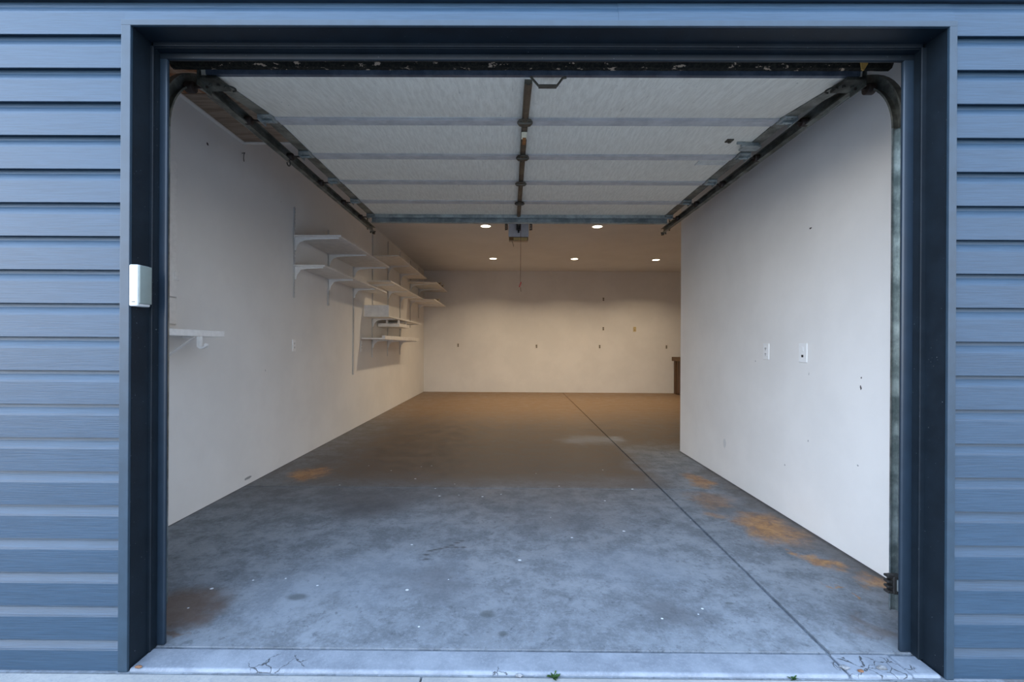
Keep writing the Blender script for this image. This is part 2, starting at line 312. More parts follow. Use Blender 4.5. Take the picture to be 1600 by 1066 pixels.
# ---------------------------------------------------------------- mesh helpers
class MB:
    def __init__(s): s.b = bmesh.new()
    def _merge(s, q):
        me = bpy.data.meshes.new('t'); q.to_mesh(me); q.free(); s.b.from_mesh(me); bpy.data.meshes.remove(me)
    def box(s, x0, x1, y0, y1, z0, z1, bev=0.0, seg=2):
        q = bmesh.new(); bmesh.ops.create_cube(q, size=1)
        for v in q.verts: v.co = Vector(((x0 + x1) / 2 + v.co.x * abs(x1 - x0), (y0 + y1) / 2 + v.co.y * abs(y1 - y0), (z0 + z1) / 2 + v.co.z * abs(z1 - z0)))
        if bev: bmesh.ops.bevel(q, geom=q.edges[:], offset=bev, segments=seg, profile=0.5, affect='EDGES')
        s._merge(q); return s
    def bar(s, p0, p1, wd, th, bev=0.0):
        """rectangular bar between two points"""
        p0 = Vector(p0); p1 = Vector(p1); d = p1 - p0
        q = bmesh.new(); bmesh.ops.create_cube(q, size=1)
        for v in q.verts: v.co = Vector((v.co.x * wd, v.co.y * th, v.co.z * d.length))
        if bev: bmesh.ops.bevel(q, geom=q.edges[:], offset=bev, segments=2, profile=0.5, affect='EDGES')
        R = d.to_track_quat('Z', 'Y').to_matrix().to_4x4()
        bmesh.ops.transform(q, matrix=Matrix.Translation((p0 + p1) / 2) @ R, verts=q.verts); s._merge(q); return s
    def cyl(s, p0, p1, r, seg=16, r2=None, bev=0.0):
        p0 = Vector(p0); p1 = Vector(p1); d = p1 - p0
        q = bmesh.new(); bmesh.ops.create_cone(q, cap_ends=True, segments=seg, radius1=r, radius2=r if r2 is None else r2, depth=d.length)
        if bev: bmesh.ops.bevel(q, geom=[e for e in q.edges if len(e.link_faces) == 2 and min(len(f.verts) for f in e.link_faces) == 4 and max(len(f.verts) for f in e.link_faces) > 4], offset=bev, segments=2, profile=0.5, affect='EDGES')
        R = d.to_track_quat('Z', 'Y').to_matrix().to_4x4()
        bmesh.ops.transform(q, matrix=Matrix.Translation((p0 + p1) / 2) @ R, verts=q.verts); s._merge(q); return s
    def tube(s, pts, r, seg=8):
        for a, b in zip(pts[:-1], pts[1:]): s.cyl(a, b, r, seg)
        for p in pts[1:-1]:
            q = bmesh.new(); bmesh.ops.create_icosphere(q, subdivisions=1, radius=r * 1.02)
            bmesh.ops.translate(q, vec=Vector(p), verts=q.verts); s._merge(q)
        return s
    def prism(s, prof, axis, a, b):
        """extrude a 2D polygon; axis 'x': prof is (y,z); 'y': (x,z); 'z': (x,y)"""
        def P(u, v, t): return {'x': (t, u, v), 'y': (u, t, v), 'z': (u, v, t)}[axis]
        q = bmesh.new()
        A = [q.verts.new(P(u, v, a)) for u, v in prof]; B = [q.verts.new(P(u, v, b)) for u, v in prof]
        q.faces.new(A); q.faces.new(B[::-1]); n = len(prof)
        for i in range(n): q.faces.new((A[i], B[i], B[(i + 1) % n], A[(i + 1) % n]))
        bmesh.ops.recalc_face_normals(q, faces=q.faces[:]); s._merge(q); return s
    def sweep(s, prof, path):
        """prof: closed (x, n) polygon; path: list of (y, z) with normals worked out in the YZ plane"""
        q = bmesh.new(); rings = []
        for i, (y, z) in enumerate(path):
            a = path[max(0, i - 1)]; b = path[min(len(path) - 1, i + 1)]
            t = Vector((b[0] - a[0], b[1] - a[1])).normalized(); nrm = Vector((-t.y, t.x))
            rings.append([q.verts.new((px, y + nrm.x * pn, z + nrm.y * pn)) for px, pn in prof])
        n = len(prof)
        for r0, r1 in zip(rings[:-1], rings[1:]):
            for i in range(n): q.faces.new((r0[i], r0[(i + 1) % n], r1[(i + 1) % n], r1[i]))
        q.faces.new(rings[0]); q.faces.new(rings[-1][::-1])
        bmesh.ops.recalc_face_normals(q, faces=q.faces[:]); s._merge(q); return s
    def build(s, name, mat, parent=None, smooth=False):
        me = bpy.data.meshes.new(name); s.b.to_mesh(me); s.b.free()
        o = bpy.data.objects.new(name, me); C.collection.objects.link(o); me.materials.append(M[mat] if isinstance(mat, str) else mat)
        if smooth:
            for p in me.polygons: p.use_smooth = True
            me.set_sharp_from_angle(angle=math.radians(35))
        if parent is not None:
            o.parent = parent
            base = parent; M0 = Matrix.Identity(4)
            while base is not None: M0 = base.matrix_basis @ M0; base = base.parent
            me.transform(M0.inverted())       # parts are modelled in world space; keep them there
        return o
def tag(o, label=None, cat=None, group=None, kind=None):
    if label: o['label'] = label
    if cat: o['category'] = cat
    if group: o['group'] = group
    if kind: o['kind'] = kind
    return o
def thing(name, loc, label, cat, group=None):
    o = bpy.data.objects.new(name, None); C.collection.objects.link(o); o.location = loc; o.empty_display_size = 0.05
    return tag(o, label, cat, group)
def struct(mb, name, mat, smooth=False): return tag(mb.build(name, mat, smooth=smooth), kind='structure')
def copy_tree(o, parent=None):
    c = o.copy(); C.collection.objects.link(c); c.parent = parent
    for ch in [x for x in bpy.data.objects if x.parent == o]: copy_tree(ch, c)
    return c

XL, XR, YB, ZC = -2.09, 1.85, 11.08, 2.95
YW = 1.74                                         # inside face of the front wall
XE = 5.3                                          # far side of the second bay

# ---------------------------------------------------------------- shell
def jx(y): return 1.188 + (y - 1.6) * 0.0108       # the long slab joint runs a little askew
f = MB(); g = 0.009
f.prism([(XL - .1, 1.684), (jx(1.68) - g, 1.684), (jx(3.59) - g, 3.583), (XL - .1, 3.583)], 'z', -0.08, 0)
f.prism([(jx(1.68) + g, 1.684), (XE + .1, 1.684), (XE + .1, 3.583), (jx(3.59) + g, 3.583)], 'z', -0.08, 0)
f.prism([(XL - .1, 3.592), (jx(3.59) - g, 3.592), (jx(YB) - g, YB + .1), (XL - .1, YB + .1)], 'z', -0.08, 0)
f.prism([(jx(3.59) + g, 3.592), (XE + .1, 3.592), (XE + .1, YB + .1), (jx(YB) + g, YB + .1)], 'z', -0.08, 0)
f.box(XL - .1, XE + .1, 1.56, YB + .1, -0.12, -0.012)
struct(f, 'floor', 'floor')
t = MB()                                          # raised sill under the door, with a broken right-hand end
t.box(-1.303, jx(1.6) - .004, 1.566, 1.679, -0.06, -0.001, 0.010, 4)
t.box(jx(1.6) + .004, 1.40, 1.566, 1.678, -0.06, -0.001, 0.006, 3)
t.box(1.405, 1.505, 1.572, 1.678, -0.06, -0.003, 0.01, 3)
struct(t, 'trim_1', 'sill')
d = MB()
xs = [-14, -0.285, 1.33, 14]
for a, b in zip(xs[:-1], xs[1:]): d.box(a + .003, b - .003, -9, 1.558, -0.12, -0.012, 0.004, 2)
d.box(-14, 14, -9, 1.6, -0.2, -0.03)
struct(d, 'driveway', 'drive')

struct(MB().box(XL - .12, XL, YW, YB + .12, 0, ZC), 'wall_left', 'wall_left')
struct(MB().box(XL - .12, XE + .12, YB, YB + .12, 0, ZC), 'wall_back', 'wall')
wr = MB().box(XR, XR + .12, YW, 4.92, 0, ZC, 0.004); wr.box(XR + .12, XE, 4.80, 4.92, 0, ZC)
struct(wr, 'wall_right', 'wall_right')
struct(MB().box(XE, XE + .12, 4.80, YB, 0, ZC), 'wall_far_right', 'wall')
struct(MB().box(XL - .12, XE + .12, YW - .1, YB + .12, ZC, ZC + .12), 'ceiling', 'ceiling')
# front wall: sheathing plus Dutch-lap siding
OL, OR, OT = -1.303, 1.509, 2.222
fi = MB()
fi.box(-4.2, OL - .03, 1.60, YW, 0, 3.3); fi.box(OR + .03, 5.4, 1.60, YW, 0, 3.3); fi.box(OL - .03, OR + .03, 1.60, YW, OT + .03, 3.3)
struct(fi, 'wall_front_inner', 'wall')
LAP = 0.1167
def siding(mb, x0, x1, z_from, z_to, dy=0.0):
    n = 0
    while True:
        z0 = -0.0207 + LAP * n; n += 1
        if z0 >= z_to: break
        z1 = z0 + LAP
        if z1 <= z_from: continue
        pr = [(1.570, z0), (1.573, z0 + .076), (1.575, z0 + .083), (1.580, z0 + .093), (1.585, z0 + .103), (1.588, z1 + .006), (1.602, z1 + .006), (1.602, z0 + .013), (1.577, z0 + .013), (1.577, z0)]
        pr = [(y - dy, z) for y, z in pr]
        if z0 < z_from or z0 < -0.011:
            lo = max(z_from, -0.011); pr = [(y, max(z, lo)) for y, z in pr]
        mb.prism(pr, 'x', x0, x1)
sd = MB()
siding(sd, -4.2, OL - .028, -0.011, 2.25)
siding(sd, OR + .025, 5.4, -0.011, 2.25)
siding(sd, OL - .028, 0.385, 2.243, 2.25); siding(sd, 0.38, OR + .025, 2.243, 2.25, 0.0012)
siding(sd, -4.2, OL - .02, 2.32, 3.3); siding(sd, OL - .022, 5.4, 2.32, 3.3, 0.0012)
struct(sd, 'wall_front', 'siding')
# casing, jambs, stops
def jamb(name, x_face, sgn):
    """sgn +1: left jamb (face looks +X)"""
    m = MB()
    o = lambda k: x_face - sgn * k
    a = sorted((o(.033 if sgn > 0 else .026), x_face)); cs = MB(); cs.box(a[0], a[1], 1.562, 1.5735, -0.011, OT + .020, 0.002); struct(cs, name.replace('trim', 'trim_casing'), 'casing')
    m.box(a[0], a[1], 1.5736, 1.69, -0.011, OT)
    r = .010 if sgn > 0 else .017
    a = sorted((o(.02), o(-r))); m.box(a[0], a[1], 1.650, 1.657, -0.002, OT - .012, 0.002)
    a = sorted((o(.02), o(-r + .003))); m.box(a[0], a[1], 1.657, 1.70, -0.002, OT - .015)
    return struct(m, name, 'trim')
jamb('trim_2', OL, 1); jamb('trim_3', OR, -1)
m = MB(); m.box(OL - .033, OR + .026, 1.5615, 1.5735, OT, OT + .021, 0.002); struct(m, 'trim_casing_1', 'casing')
m = MB(); m.box(OL, OR, 1.5736, 1.69, OT, OT + .03)
m.box(OL + .008, OR - .012, 1.650, 1.657, OT - .014, OT + .01, 0.002); m.box(OL + .007, OR - .014, 1.657, 1.70, OT - .017, OT + .01)
struct(m, 'trim_4', 'trim')
m = MB(); m.box(-1.300, -1.268, 1.685, 1.700, 0.0, 2.205, 0.006, 3); struct(m, 'trim_5', 'stop', True)
m = MB(); m.box(1.457, 1.500, 1.685, 1.700, 0.0, 2.205, 0.006, 3); struct(m, 'trim_6', 'stop', True)
m = MB(); m.box(-1.300, 1.500, 1.684, 1.699, 2.181, 2.207, 0.006, 3); struct(m, 'trim_7', 'trim', True)
# dropped soffit above the left wall, with edge beads
m = MB(); m.box(XL, -0.9, 2.86, 3.53, 2.700, ZC); struct(m, 'ceiling_soffit', 'ply')
m = MB(); m.box(XL, -0.9, 1.745, 2.858, 2.705, 2.72); struct(m, 'ceiling_soffit_board', 'stain')
m = MB(); m.box(XL, XL + .03, 1.76, 3.53, 2.69, 2.70, .003); m.box(XL, -0.9, 3.53, 3.545, 2.692, ZC, .003); m.box(XL, -0.9, 3.548, 3.585, 2.702, ZC, .003)
struct(m, 'trim_8', 'white')

# ---------------------------------------------------------------- sectional door, rolled up
DZ = 2.362                                        # underside (the inner face) of the raised door
def path_pt(k):                                   # seams: bottom edge, then every 0.47 m
    return [(1.967, 2.290), (2.46, 2.360), (2.93, 2.362), (3.40, 2.362), (3.87, 2.362), (4.34, 2.362)][k]
XA, XB = -1.335, 1.522
door = thing('garage_door', (0.09, 3.2, 2.36), 'white-backed sectional overhead door rolled up under the ceiling', 'garage door')
for k in range(5):
    (y0, z0), (y1, z1) = path_pt(k), path_pt(k + 1)
    p = MB(); t_ = Vector((y1 - y0, z1 - z0)).normalized(); n_ = Vector((-t_.y, t_.x))
    gp = .002
    a = Vector((y0, z0)) + t_ * gp; b_ = Vector((y1, z1)) - t_ * gp
    p.prism([(a.x, a.y), (b_.x, b_.y), (b_.x + n_.x * .042, b_.y + n_.y * .042), (a.x + n_.x * .042, a.y + n_.y * .042)], 'x', XA, XB)
    pn = p.build('door_section', 'door', door)
    # folded steel rail along the edge of the section
    if k > 0:
        r = MB(); a0 = Vector((y0, z0)) + t_ * .004; a1 = a0 + t_ * .082
        r.prism([(a0.x, a0.y - .0045), (a1.x, a1.y - .0045), (a1.x, a1.y + .003), (a0.x, a0.y + .003)], 'x', XA + .06, XB - .06)
        r.prism([(a0.x + .018, a0.y - .0065), (a0.x + .026, a0.y - .0065), (a0.x + .026, a0.y - .002), (a0.x + .018, a0.y - .002)], 'x', XA + .06, XB - .06)
        r.build('section_rail', 'rail', pn)
    for sx in (0, 1):
        e0, e1 = ((XA - .002, XA + .060) if sx == 0 else (XB - .060, XB + .002))
        s_ = MB(); q0 = a - n_ * .006; q1 = b_ - n_ * .006
        s_.prism([(q0.x, q0.y), (q1.x, q1.y), (q1.x + n_.x * .047, q1.y + n_.y * .047), (q0.x + n_.x * .047, q0.y + n_.y * .047)], 'x', e0, e1)
        s_.build('end_stile', 'dirty', pn)
    # middle stile
    c = MB(); q0 = a + t_ * .03 - n_ * .004; q1 = b_ - t_ * .02 - n_ * .004
    c.prism([(q0.x, q0.y - .016), (q1.x, q1.y - .016), (q1.x, q1.y + .004), (q0.x, q0.y + .004)], 'x', .069, .103)
    c.prism([(q0.x, q0.y - .022), (q1.x, q1.y - .022), (q1.x, q1.y - .015), (q0.x, q0.y - .015)], 'x', .078, .094)
    c.build('centre_stile', 'oldbrown', pn)
# middle hinges and edge hinges with rollers, at every seam
TXL, TXR, TZ = -1.425, 1.600, 2.345
for k in range(1, 5):
    y, z = path_pt(k)
    hg = MB()
    hg.cyl((.086, y + .012, z - .030), (.086, y + .012, z - .018), .042, 8); hg.cyl((.050, y, z - .032), (.122, y, z - .032), .007, 8)
    hg.box(.072, .100, y - .05, y + .07, z - .034, z - .028, .002)
    for yy in (-.03, .045):
        hg.cyl((.078, y + yy, z - .038), (.078, y + yy, z - .030), .004, 6); hg.cyl((.094, y + yy, z - .038), (.094, y + yy, z - .030), .004, 6)
    hg.build('centre_hinge', 'oldbrown', door)
for k in range(1, 6):
    y, z = path_pt(k)
    if k == 5: y -= .035
    for sx in (-1, 1):
        xe = XA if sx < 0 else XB; xt = TXL if sx < 0 else TXR
        h = MB()
        i0, i1 = sorted((xe + sx * .004, xe - sx * .062)); h.box(i0, i1, y - .05, y + .042, z - .018, z - .006, .003)
        i2, i3 = sorted((xe + sx * .008, xe + sx * .002)); h.box(i2, i3, y - .045, y + .04, z - .036, z + .02, .002)
        h.cyl((xe - sx * .05, y, z - .024), (xe + sx * .004, y, z - .024), .008, 8)
        for ax in (.018, .046):
            for ay in (-.032, .028): h.cyl((xe - sx * ax, y + ay, z - .023), (xe - sx * ax, y + ay, z - .016), .0045, 6)
        ho = h.build('edge_hinge', 'galv', door)
        r = MB(); r.cyl((xe - sx * .02, y, z - .026), (xt, y, TZ - .004), .0055, 8); r.cyl((xt - sx * .030, y, TZ - .008), (xt + sx * .004, y, TZ - .008), .0225, 18, bev=.003)
        r.build('roller', 'roller', ho, True)
# top strut on the last section
m = MB(); m.prism([(4.292, 2.360), (4.345, 2.360), (4.345, 2.290), (4.340, 2.290), (4.340, 2.354), (4.292, 2.354)], 'x', XA + .02, XB - .02)
m.prism([(4.345, 2.292), (4.315, 2.292), (4.315, 2.297), (4.345, 2.297)], 'x', XA + .02, XB - .02)
m.box(XA + .02, XB - .02, 4.286, 4.292, 2.330, 2.361)
m.build('top_strut', 'galv', door)
# bottom edge
m = MB(); m.prism([(1.952, 2.285), (1.972, 2.2865), (1.968, 2.335), (1.946, 2.330)], 'x', XA + .03, XB - .02); m.build('bottom_retainer', 'edge', door)
m = MB()
q = bmesh.new(); N = 180; ring = []
for i in range(N + 1):
    x = -1.425 + (1.600 + 1.425) * i / N; w_ = .0025 * math.sin(i * .9) + random.uniform(-.002, .002)
    ring.append([q.verts.new((x, yy + w_, zz + w_ * .8)) for yy, zz in ((1.950, 2.304), (1.930, 2.292), (1.910, 2.294), (1.898, 2.315), (1.905, 2.345), (1.950, 2.360))])
for r0, r1 in zip(ring[:-1], ring[1:]):
    for i in range(6): q.faces.new((r0[i], r0[(i + 1) % 6], r1[(i + 1) % 6], r1[i]))
q.faces.new(ring[0]); q.faces.new(ring[-1][::-1]); bmesh.ops.recalc_face_normals(q, faces=q.faces[:]); m._merge(q)
m.build('weather_seal', 'rubber', door, True)
# bottom corner brackets with their rollers
for sx in (-1, 1):
    xe = XA if sx < 0 else XB; xt = TXL if sx < 0 else TXR
    m = MB(); a, b_ = sorted((xe - sx * .075, xe + sx * .012)); m.box(a, b_, 1.955, 2.06, 2.270, 2.284, .003)
    a, b_ = sorted((xe + sx * .006, xe + sx * .012)); m.box(a, b_, 1.955, 2.05, 2.245, 2.33, .002)
    for ax in (.02, .055): m.cyl((xe - sx * ax, 2.0, 2.262), (xe - sx * ax, 2.0, 2.272), .006, 6)
    pts = [(xe - sx * (.085 + .022 * math.sin(u)), 2.035 + .022 * math.cos(u), 2.270) for u in [i * .5 for i in range(9)]]
    m.tube(pts, .004, 6)
    bo = m.build('bottom_bracket', 'grime', door)
    r = MB(); r.cyl((xe, 2.01, 2.262), (xt, 2.01, 2.262), .0055, 8); r.cyl((xt - sx * .032, 2.01, 2.262), (xt + sx * .004, 2.01, 2.262), .024, 18, bev=.003)
    r.build('roller', 'roller', bo, True)
# lift handle, sticker, latch plates
m = MB(); m.tube([(.093, 1.962, 2.285), (.130, 1.962, 2.243), (.206, 1.962, 2.243), (.232, 1.962, 2.278), (.248, 1.962, 2.281)], .0050, 8); m.box(.128, .207, 1.950, 1.975, 2.239, 2.246, .002)
m.build('lift_handle', 'oldbrown', door)
m = MB(); m.box(.070, .102, 2.575, 2.66, 2.332, 2.3345); so = m.build('sticker', 'label', door); so['label'] = 'yellowed sticker on the middle stile'
m = MB(); m.box(.078, .098, 2.64, 2.73, 2.329, 2.334, .001); m.build('rust_patch', 'rust', door)
m = MB(); m.box(1.297, 1.337, 2.71, 2.75, 2.354, 2.363, .003); m.cyl((1.317, 2.73, 2.345), (1.317, 2.73, 2.355), .009, 10); m.build('lock_plate', 'oldbrown', door)
m = MB(); m.box(1.40, 1.505, 2.745, 2.765, 2.335, 2.358, .002); m.box(1.42, 1.53, 2.765, 2.83, 2.338, 2.352, .003); m.box(1.37, 1.42, 2.742, 2.752, 2.345, 2.36, .002); m.build('latch', 'galv', door)
m = MB(); m.box(1.262, 1.455, 3.035, 3.095, 2.358, 2.3625); m.box(1.258, 1.266, 3.03, 3.1, 2.356, 2.3625); m.box(1.345, 1.348, 3.035, 3.095, 2.3573, 2.3585); lb = m.build('instruction_label', 'stickgrey', door)
m = MB(); m.prism([(1.455, 2.325), (1.475, 2.325), (1.487, 2.300), (1.470, 2.272), (1.462, 2.276)], 'y', 1.890, 1.896); tg = m.build('warning_tag', 'orange', door); tg['label'] = 'faded orange tag on the seal'

# ---------------------------------------------------------------- tracks
def c_prof(x, sgn):
    w2, t2 = .027, .0022
    o = x + sgn * .016; i = x - sgn * .012
    return [(o, -w2), (o, w2), (i, w2), (i, w2 - .008), (i + sgn * t2, w2 - .008), (i + sgn * t2, w2 - t2), (o - sgn * t2, w2 - t2),
            (o - sgn * t2, -w2 + t2), (i + sgn * t2, -w2 + t2), (i + sgn * t2, -w2 + .008), (i, -w2 + .008), (i, -w2)]
def track(x, sgn, label):
    t = thing('door_track', (x, 1.868, 0), label, 'door track', 'steel tracks of the overhead door')
    R = .312; cy, cz = 1.868 + R, TZ - R
    m = MB(); m.sweep(c_prof(x, sgn), [(1.868, .04), (1.868, 1.0), (1.868, cz)]); m.build('vertical_track', 'bright', t)
    arc = [(cy - R * math.cos(a), cz + R * math.sin(a)) for a in [math.pi / 2 * i / 14 for i in range(15)]]
    m = MB(); m.sweep(c_prof(x, sgn), arc); m.build('curved_track', 'dirty', t)
    m = MB(); m.sweep(c_prof(x, sgn), [(cy, TZ), (3.4, TZ - .004), (4.78, TZ - .010)]); m.build('horizontal_track', 'dirty', t)
    for z in (.5, 1.2, 1.9):
        m = MB(); a, b = sorted((x + sgn * .016, x + sgn * .050)); m.box(a, b, YW, 1.90, z, z + .05, .002); m.build('jamb_bracket', 'galv', t)
    # perforated angle from the track end up to the ceiling
    m = MB(); a, b = sorted((x + sgn * .017, x + sgn * .021))
    for k in range(24):
        z = 2.30 + k * .027
        m.box(a, b, 4.60, 4.632, z, z + .017)
    m.box(a, b, 4.60, 4.606, 2.30, ZC); m.box(a, b, 4.626, 4.632, 2.30, ZC)
    m.build('hanger', 'oldbrown', t)
    m = MB(); m.cyl((x - sgn * .02, 4.76, TZ - .03), (x + sgn * .03, 4.76, TZ - .03), .006, 8); m.box(x - .012, x + .012, 4.745, 4.78, TZ - .055, TZ - .025, .003)
    m.cyl((x + sgn * .03, 4.76, TZ - .045), (x + sgn * .03, 4.76, TZ + .0), .007, 8); m.build('end_stop', 'oldbrown', t)
    # lift cable running below the outer edge of the track
    m = MB(); m.tube([(x + sgn * .010, 2.16, 2.306), (x + sgn * .010, 2.5, 2.310), (x + sgn * .010, 4.70, 2.306)], .0022, 6); m.build('cable', 'bright', t)
    return t
tl = track(TXL, -1, 'galvanized steel door track on the left side of the raised door')
tr = track(TXR, 1, 'galvanized steel door track on the right, its bright vertical length in view')
m = MB(); m.tube([(TXL + .005, 2.92 + .0 * i, 2.318) if i == 0 else (TXL + .005, 2.92 + .022 * math.sin(i * .55), 2.296 + .022 * math.cos(i * .55)) for i in range(9)], .0035, 6)
m.build('hook', 'black', tl)
# photo eye near the floor
ps = thing('door_safety_sensor', (1.50, 1.80, .22), 'small black sensor bracket low beside the right door track', 'sensor')
m = MB(); m.box(1.505, 1.548, 1.77, 1.81, .165, .235, .006); m.build('housing', 'black', ps)
m = MB()
for k in range(4): m.box(1.486, 1.512, 1.775, 1.80, .168 + k * .020, .178 + k * .020, .003)
m.build('fin', 'black', ps)
m = MB(); m.box(1.515, 1.55, YW, 1.815, .180, .225, .003); m.build('bracket', 'galv', ps)

# ---------------------------------------------------------------- opener
OX = .115
op = thing('garage_door_opener', (OX, 6.0, 2.5), 'pale grey ceiling door opener with amber lamp lens hanging behind the raised door', 'door opener')
m = MB(); m.prism([(5.972, 2.735), (6.36, 2.735), (6.36, 2.64), (6.08, 2.556), (5.962, 2.556), (5.958, 2.62)], 'x', OX - .132, OX + .132); m.build('housing', 'opener', op)
m = MB(); m.box(OX - .125, OX + .125, 5.965, 6.06, 2.506, 2.556, .006); lo = m.build('lamp_cover', 'lens', op)
m = MB(); m.box(OX - .065, OX + .115, 5.958, 5.968, 2.512, 2.545, .003); m.build('lens_window', 'lenslight', lo)
for sx in (-1, 1):
    m = MB(); x0 = OX + sx * .160
    for k in range(14): m.box(x0 - .016, x0 + .016, 5.945, 5.949, 2.640 + k * .022, 2.654 + k * .022)
    m.box(x0 - .017, x0 - .009, 5.943, 5.975, 2.640, ZC); m.box(x0 + .007, x0 + .017, 5.943, 5.950, 2.640, ZC)
    m.build('hanging_bracket', 'black', op)
m = MB(); m.box(OX - .15, OX + .15, 5.95, 5.975, 2.735, 2.745); m.box(OX - .03, OX + .03, 5.90, 5.98, 2.64, 2.755, .004); m.box(OX - .012, OX + .012, 5.935, 5.96, 2.605, 2.65, .003); m.build('sprocket_cover', 'black', op)
m = MB(); m.box(OX - .016, OX + .016, YW, 5.92, 2.690, 2.694); m.box(OX - .002, OX + .002, YW, 5.92, 2.66, 2.69); m.build('rail', 'dirty', op)
m = MB(); m.box(OX - .022, OX + .022, 4.62, 4.78, 2.630, 2.662, .004); m.bar((OX, 4.66, 2.635), (OX, 4.35, 2.375), .03, .004); m.build('trolley', 'dirty', op)
m = MB(); m.tube([(OX, 4.74, 2.64), (OX + .002, 4.74, 2.2), (OX, 4.74, 1.79)], .0022, 6); m.tube([(OX + .003, 4.74, 1.735), (OX + .007, 4.74, 1.69)], .0022, 6); m.build('pull_rope', 'rope', op)
m = MB(); m.bar((OX - .010, 4.74, 1.738), (OX + .008, 4.74, 1.790), .020, .014, .004); m.build('pull_handle', 'red', op)
m = MB(); m.tube([(OX - .085, 5.98, 2.93), (OX - .095, 5.97, 2.83), (OX - .075, 5.97, 2.80), (OX - .09, 5.97, 2.74)], .004, 6); m.build('wire', 'black', op); m = MB(); m.tube([(OX - .085, 5.97, 2.50), (OX - .07, 5.97, 2.46), (OX - .065, 5.97, 2.43)], .003, 6); m.build('antenna', 'black', op)

# ---------------------------------------------------------------- recessed lights
LP = [(-.37, 6.93, 'recessed round ceiling light lit warm, left of the door opener, front row'),
      (1.33, 6.93, 'recessed round ceiling light lit warm, right of the door opener, front row'),
      (-.353, 9.50, 'recessed round ceiling light lit warm, leftmost of the three in the back row'),
      (1.343, 9.50, 'recessed round ceiling light lit warm, middle one of the three in the back row'),
      (3.06, 9.56, 'recessed round ceiling light lit warm, rightmost of the back row, nearest the right wall')]
lamp0 = None
for i, (x, y, lab) in enumerate(LP):
    if lamp0 is None:
        t = thing('ceiling_light', (x, y, ZC), lab, 'ceiling light', 'recessed ceiling lights'); lamp0 = t
        q = MB(); n = 32
        pr = [(.072, -.003), (.095, -.004), (.097, 0), (.072, 0)]
        b = q.b; rings = []
        for k in range(n):
            a = 2 * math.pi * k / n; rings.append([b.verts.new((x + r * math.cos(a), y + r * math.sin(a), ZC + z - .001)) for r, z in pr])
        for k in range(n):
            for j in range(4): b.faces.new((rings[k][j], rings[k][(j + 1) % 4], rings[(k + 1) % n][(j + 1) % 4], rings[(k + 1) % n][j]))
        q.build('trim_ring', 'plate', t)
        q = MB(); q.cyl((x, y, ZC - .003), (x, y, ZC - .0005), .073, 32); q.build('diffuser', 'glow', t)
    else:
        t = copy_tree(lamp0); t.location = (x, y, ZC); t['label'] = lab
def lampat(x, y):
    ld = bpy.data.lights.new('downlight', 'AREA'); ld.shape = 'DISK'; ld.size = .13; ld.energy = LAMP_W; ld.color = (1.0, .80, .55); ld.spread = math.radians(135)
    lo = bpy.data.objects.new('downlight', ld); C.collection.objects.link(lo); lo.location = (x, y, ZC - .012)
for x, y, _ in LP: lampat(x, y)

# ---------------------------------------------------------------- left wall: standards, brackets, shelves
def wy(px): return 1486.0 / (797 - px)
RY = [4.40, 5.23, 6.07, 6.91, 7.78, 8.64, 9.53, 10.40]
SH = { # name: (y0, y1, depth, z_underside, thickness)
    'A': (4.37, 6.12, .470, 2.165, .018), 'B': (4.38, 6.60, .310, 1.880, .018), 'C': (6.95, 9.28, .395, 2.485, .018), 'E2': (9.30, 10.98, .58, 2.415, .018),
    'D': (6.62, 9.02, .360, 2.050, .018), 'E': (9.30, 10.98, .545, 2.065, .018), 'F': (6.48, 8.85, .370, 1.530, .018), 'H': (6.37, 8.80, .350, 1.208, .022)}
ZT = {0: (1.58, 2.453), 1: (1.578, 2.446), 2: (.73, 2.45), 3: (.937, 2.86), 4: (.94, 2.90), 5: (.95, 2.90), 6: (1.50, 2.90), 7: (1.75, 2.90)}
LABS = ['short white slotted wall standard nearest the door, holding the first two shelves', 'second white slotted wall standard from the door, under the two nearest shelves',
        'long white slotted wall standard reaching far down the wall below the near shelves', 'white slotted wall standard at the near end of the middle shelves',
        'white slotted wall standard behind the middle of the low shelves', 'white slotted wall standard behind the far half of the low shelves',
        'white slotted wall standard below the joint of the high and low far shelves', 'white slotted wall standard closest to the back wall corner']
def bracket(parent, y, z, L):
    pr = [(XL + .012, z), (XL + L, z), (XL + L, z - .012), (XL + L * .75, z - .016), (XL + L * .42, z - .021), (XL + L * .24, z - .030), (XL + .060, z - .048), (XL + .036, z - .078), (XL + .025, z - .125), (XL + .012, z - .125)]
    m = MB(); m.prism(pr, 'y', y - .0035, y + .0035)
    m.prism([(XL + .02, z), (XL + L, z), (XL + L, z - .004), (XL + .02, z - .004)], 'y', y - .012, y + .012)
    m.build('bracket', 'bracket', parent)
for i, y in enumerate(RY):
    z0, z1 = ZT[i]
    t = thing('wall_standard', (XL, y, z0), LABS[i], 'shelf standard', 'slotted shelf standards on the left wall')
    m = MB(); m.box(XL, XL + .003, y - .0125, y + .0125, z0, z1); m.box(XL, XL + .013, y - .0125, y - .0095, z0, z1); m.box(XL, XL + .013, y + .0095, y + .0125, z0, z1)
    m.box(XL + .010, XL + .013, y - .0125, y - .004, z0, z1); m.box(XL + .010, XL + .013, y + .004, y + .0125, z0, z1)
    k = z0 + .02
    while k < z1: m.box(XL + .010, XL + .013, y - .004, y + .004, k, k + .018); k += .034
    m.build('upright', 'bracket', t)
    for key, (a, b, dp, z, th) in SH.items():
        if a - .02 <= y <= b + .02 and z0 < z < z1: bracket(t, y, z, dp * .93)
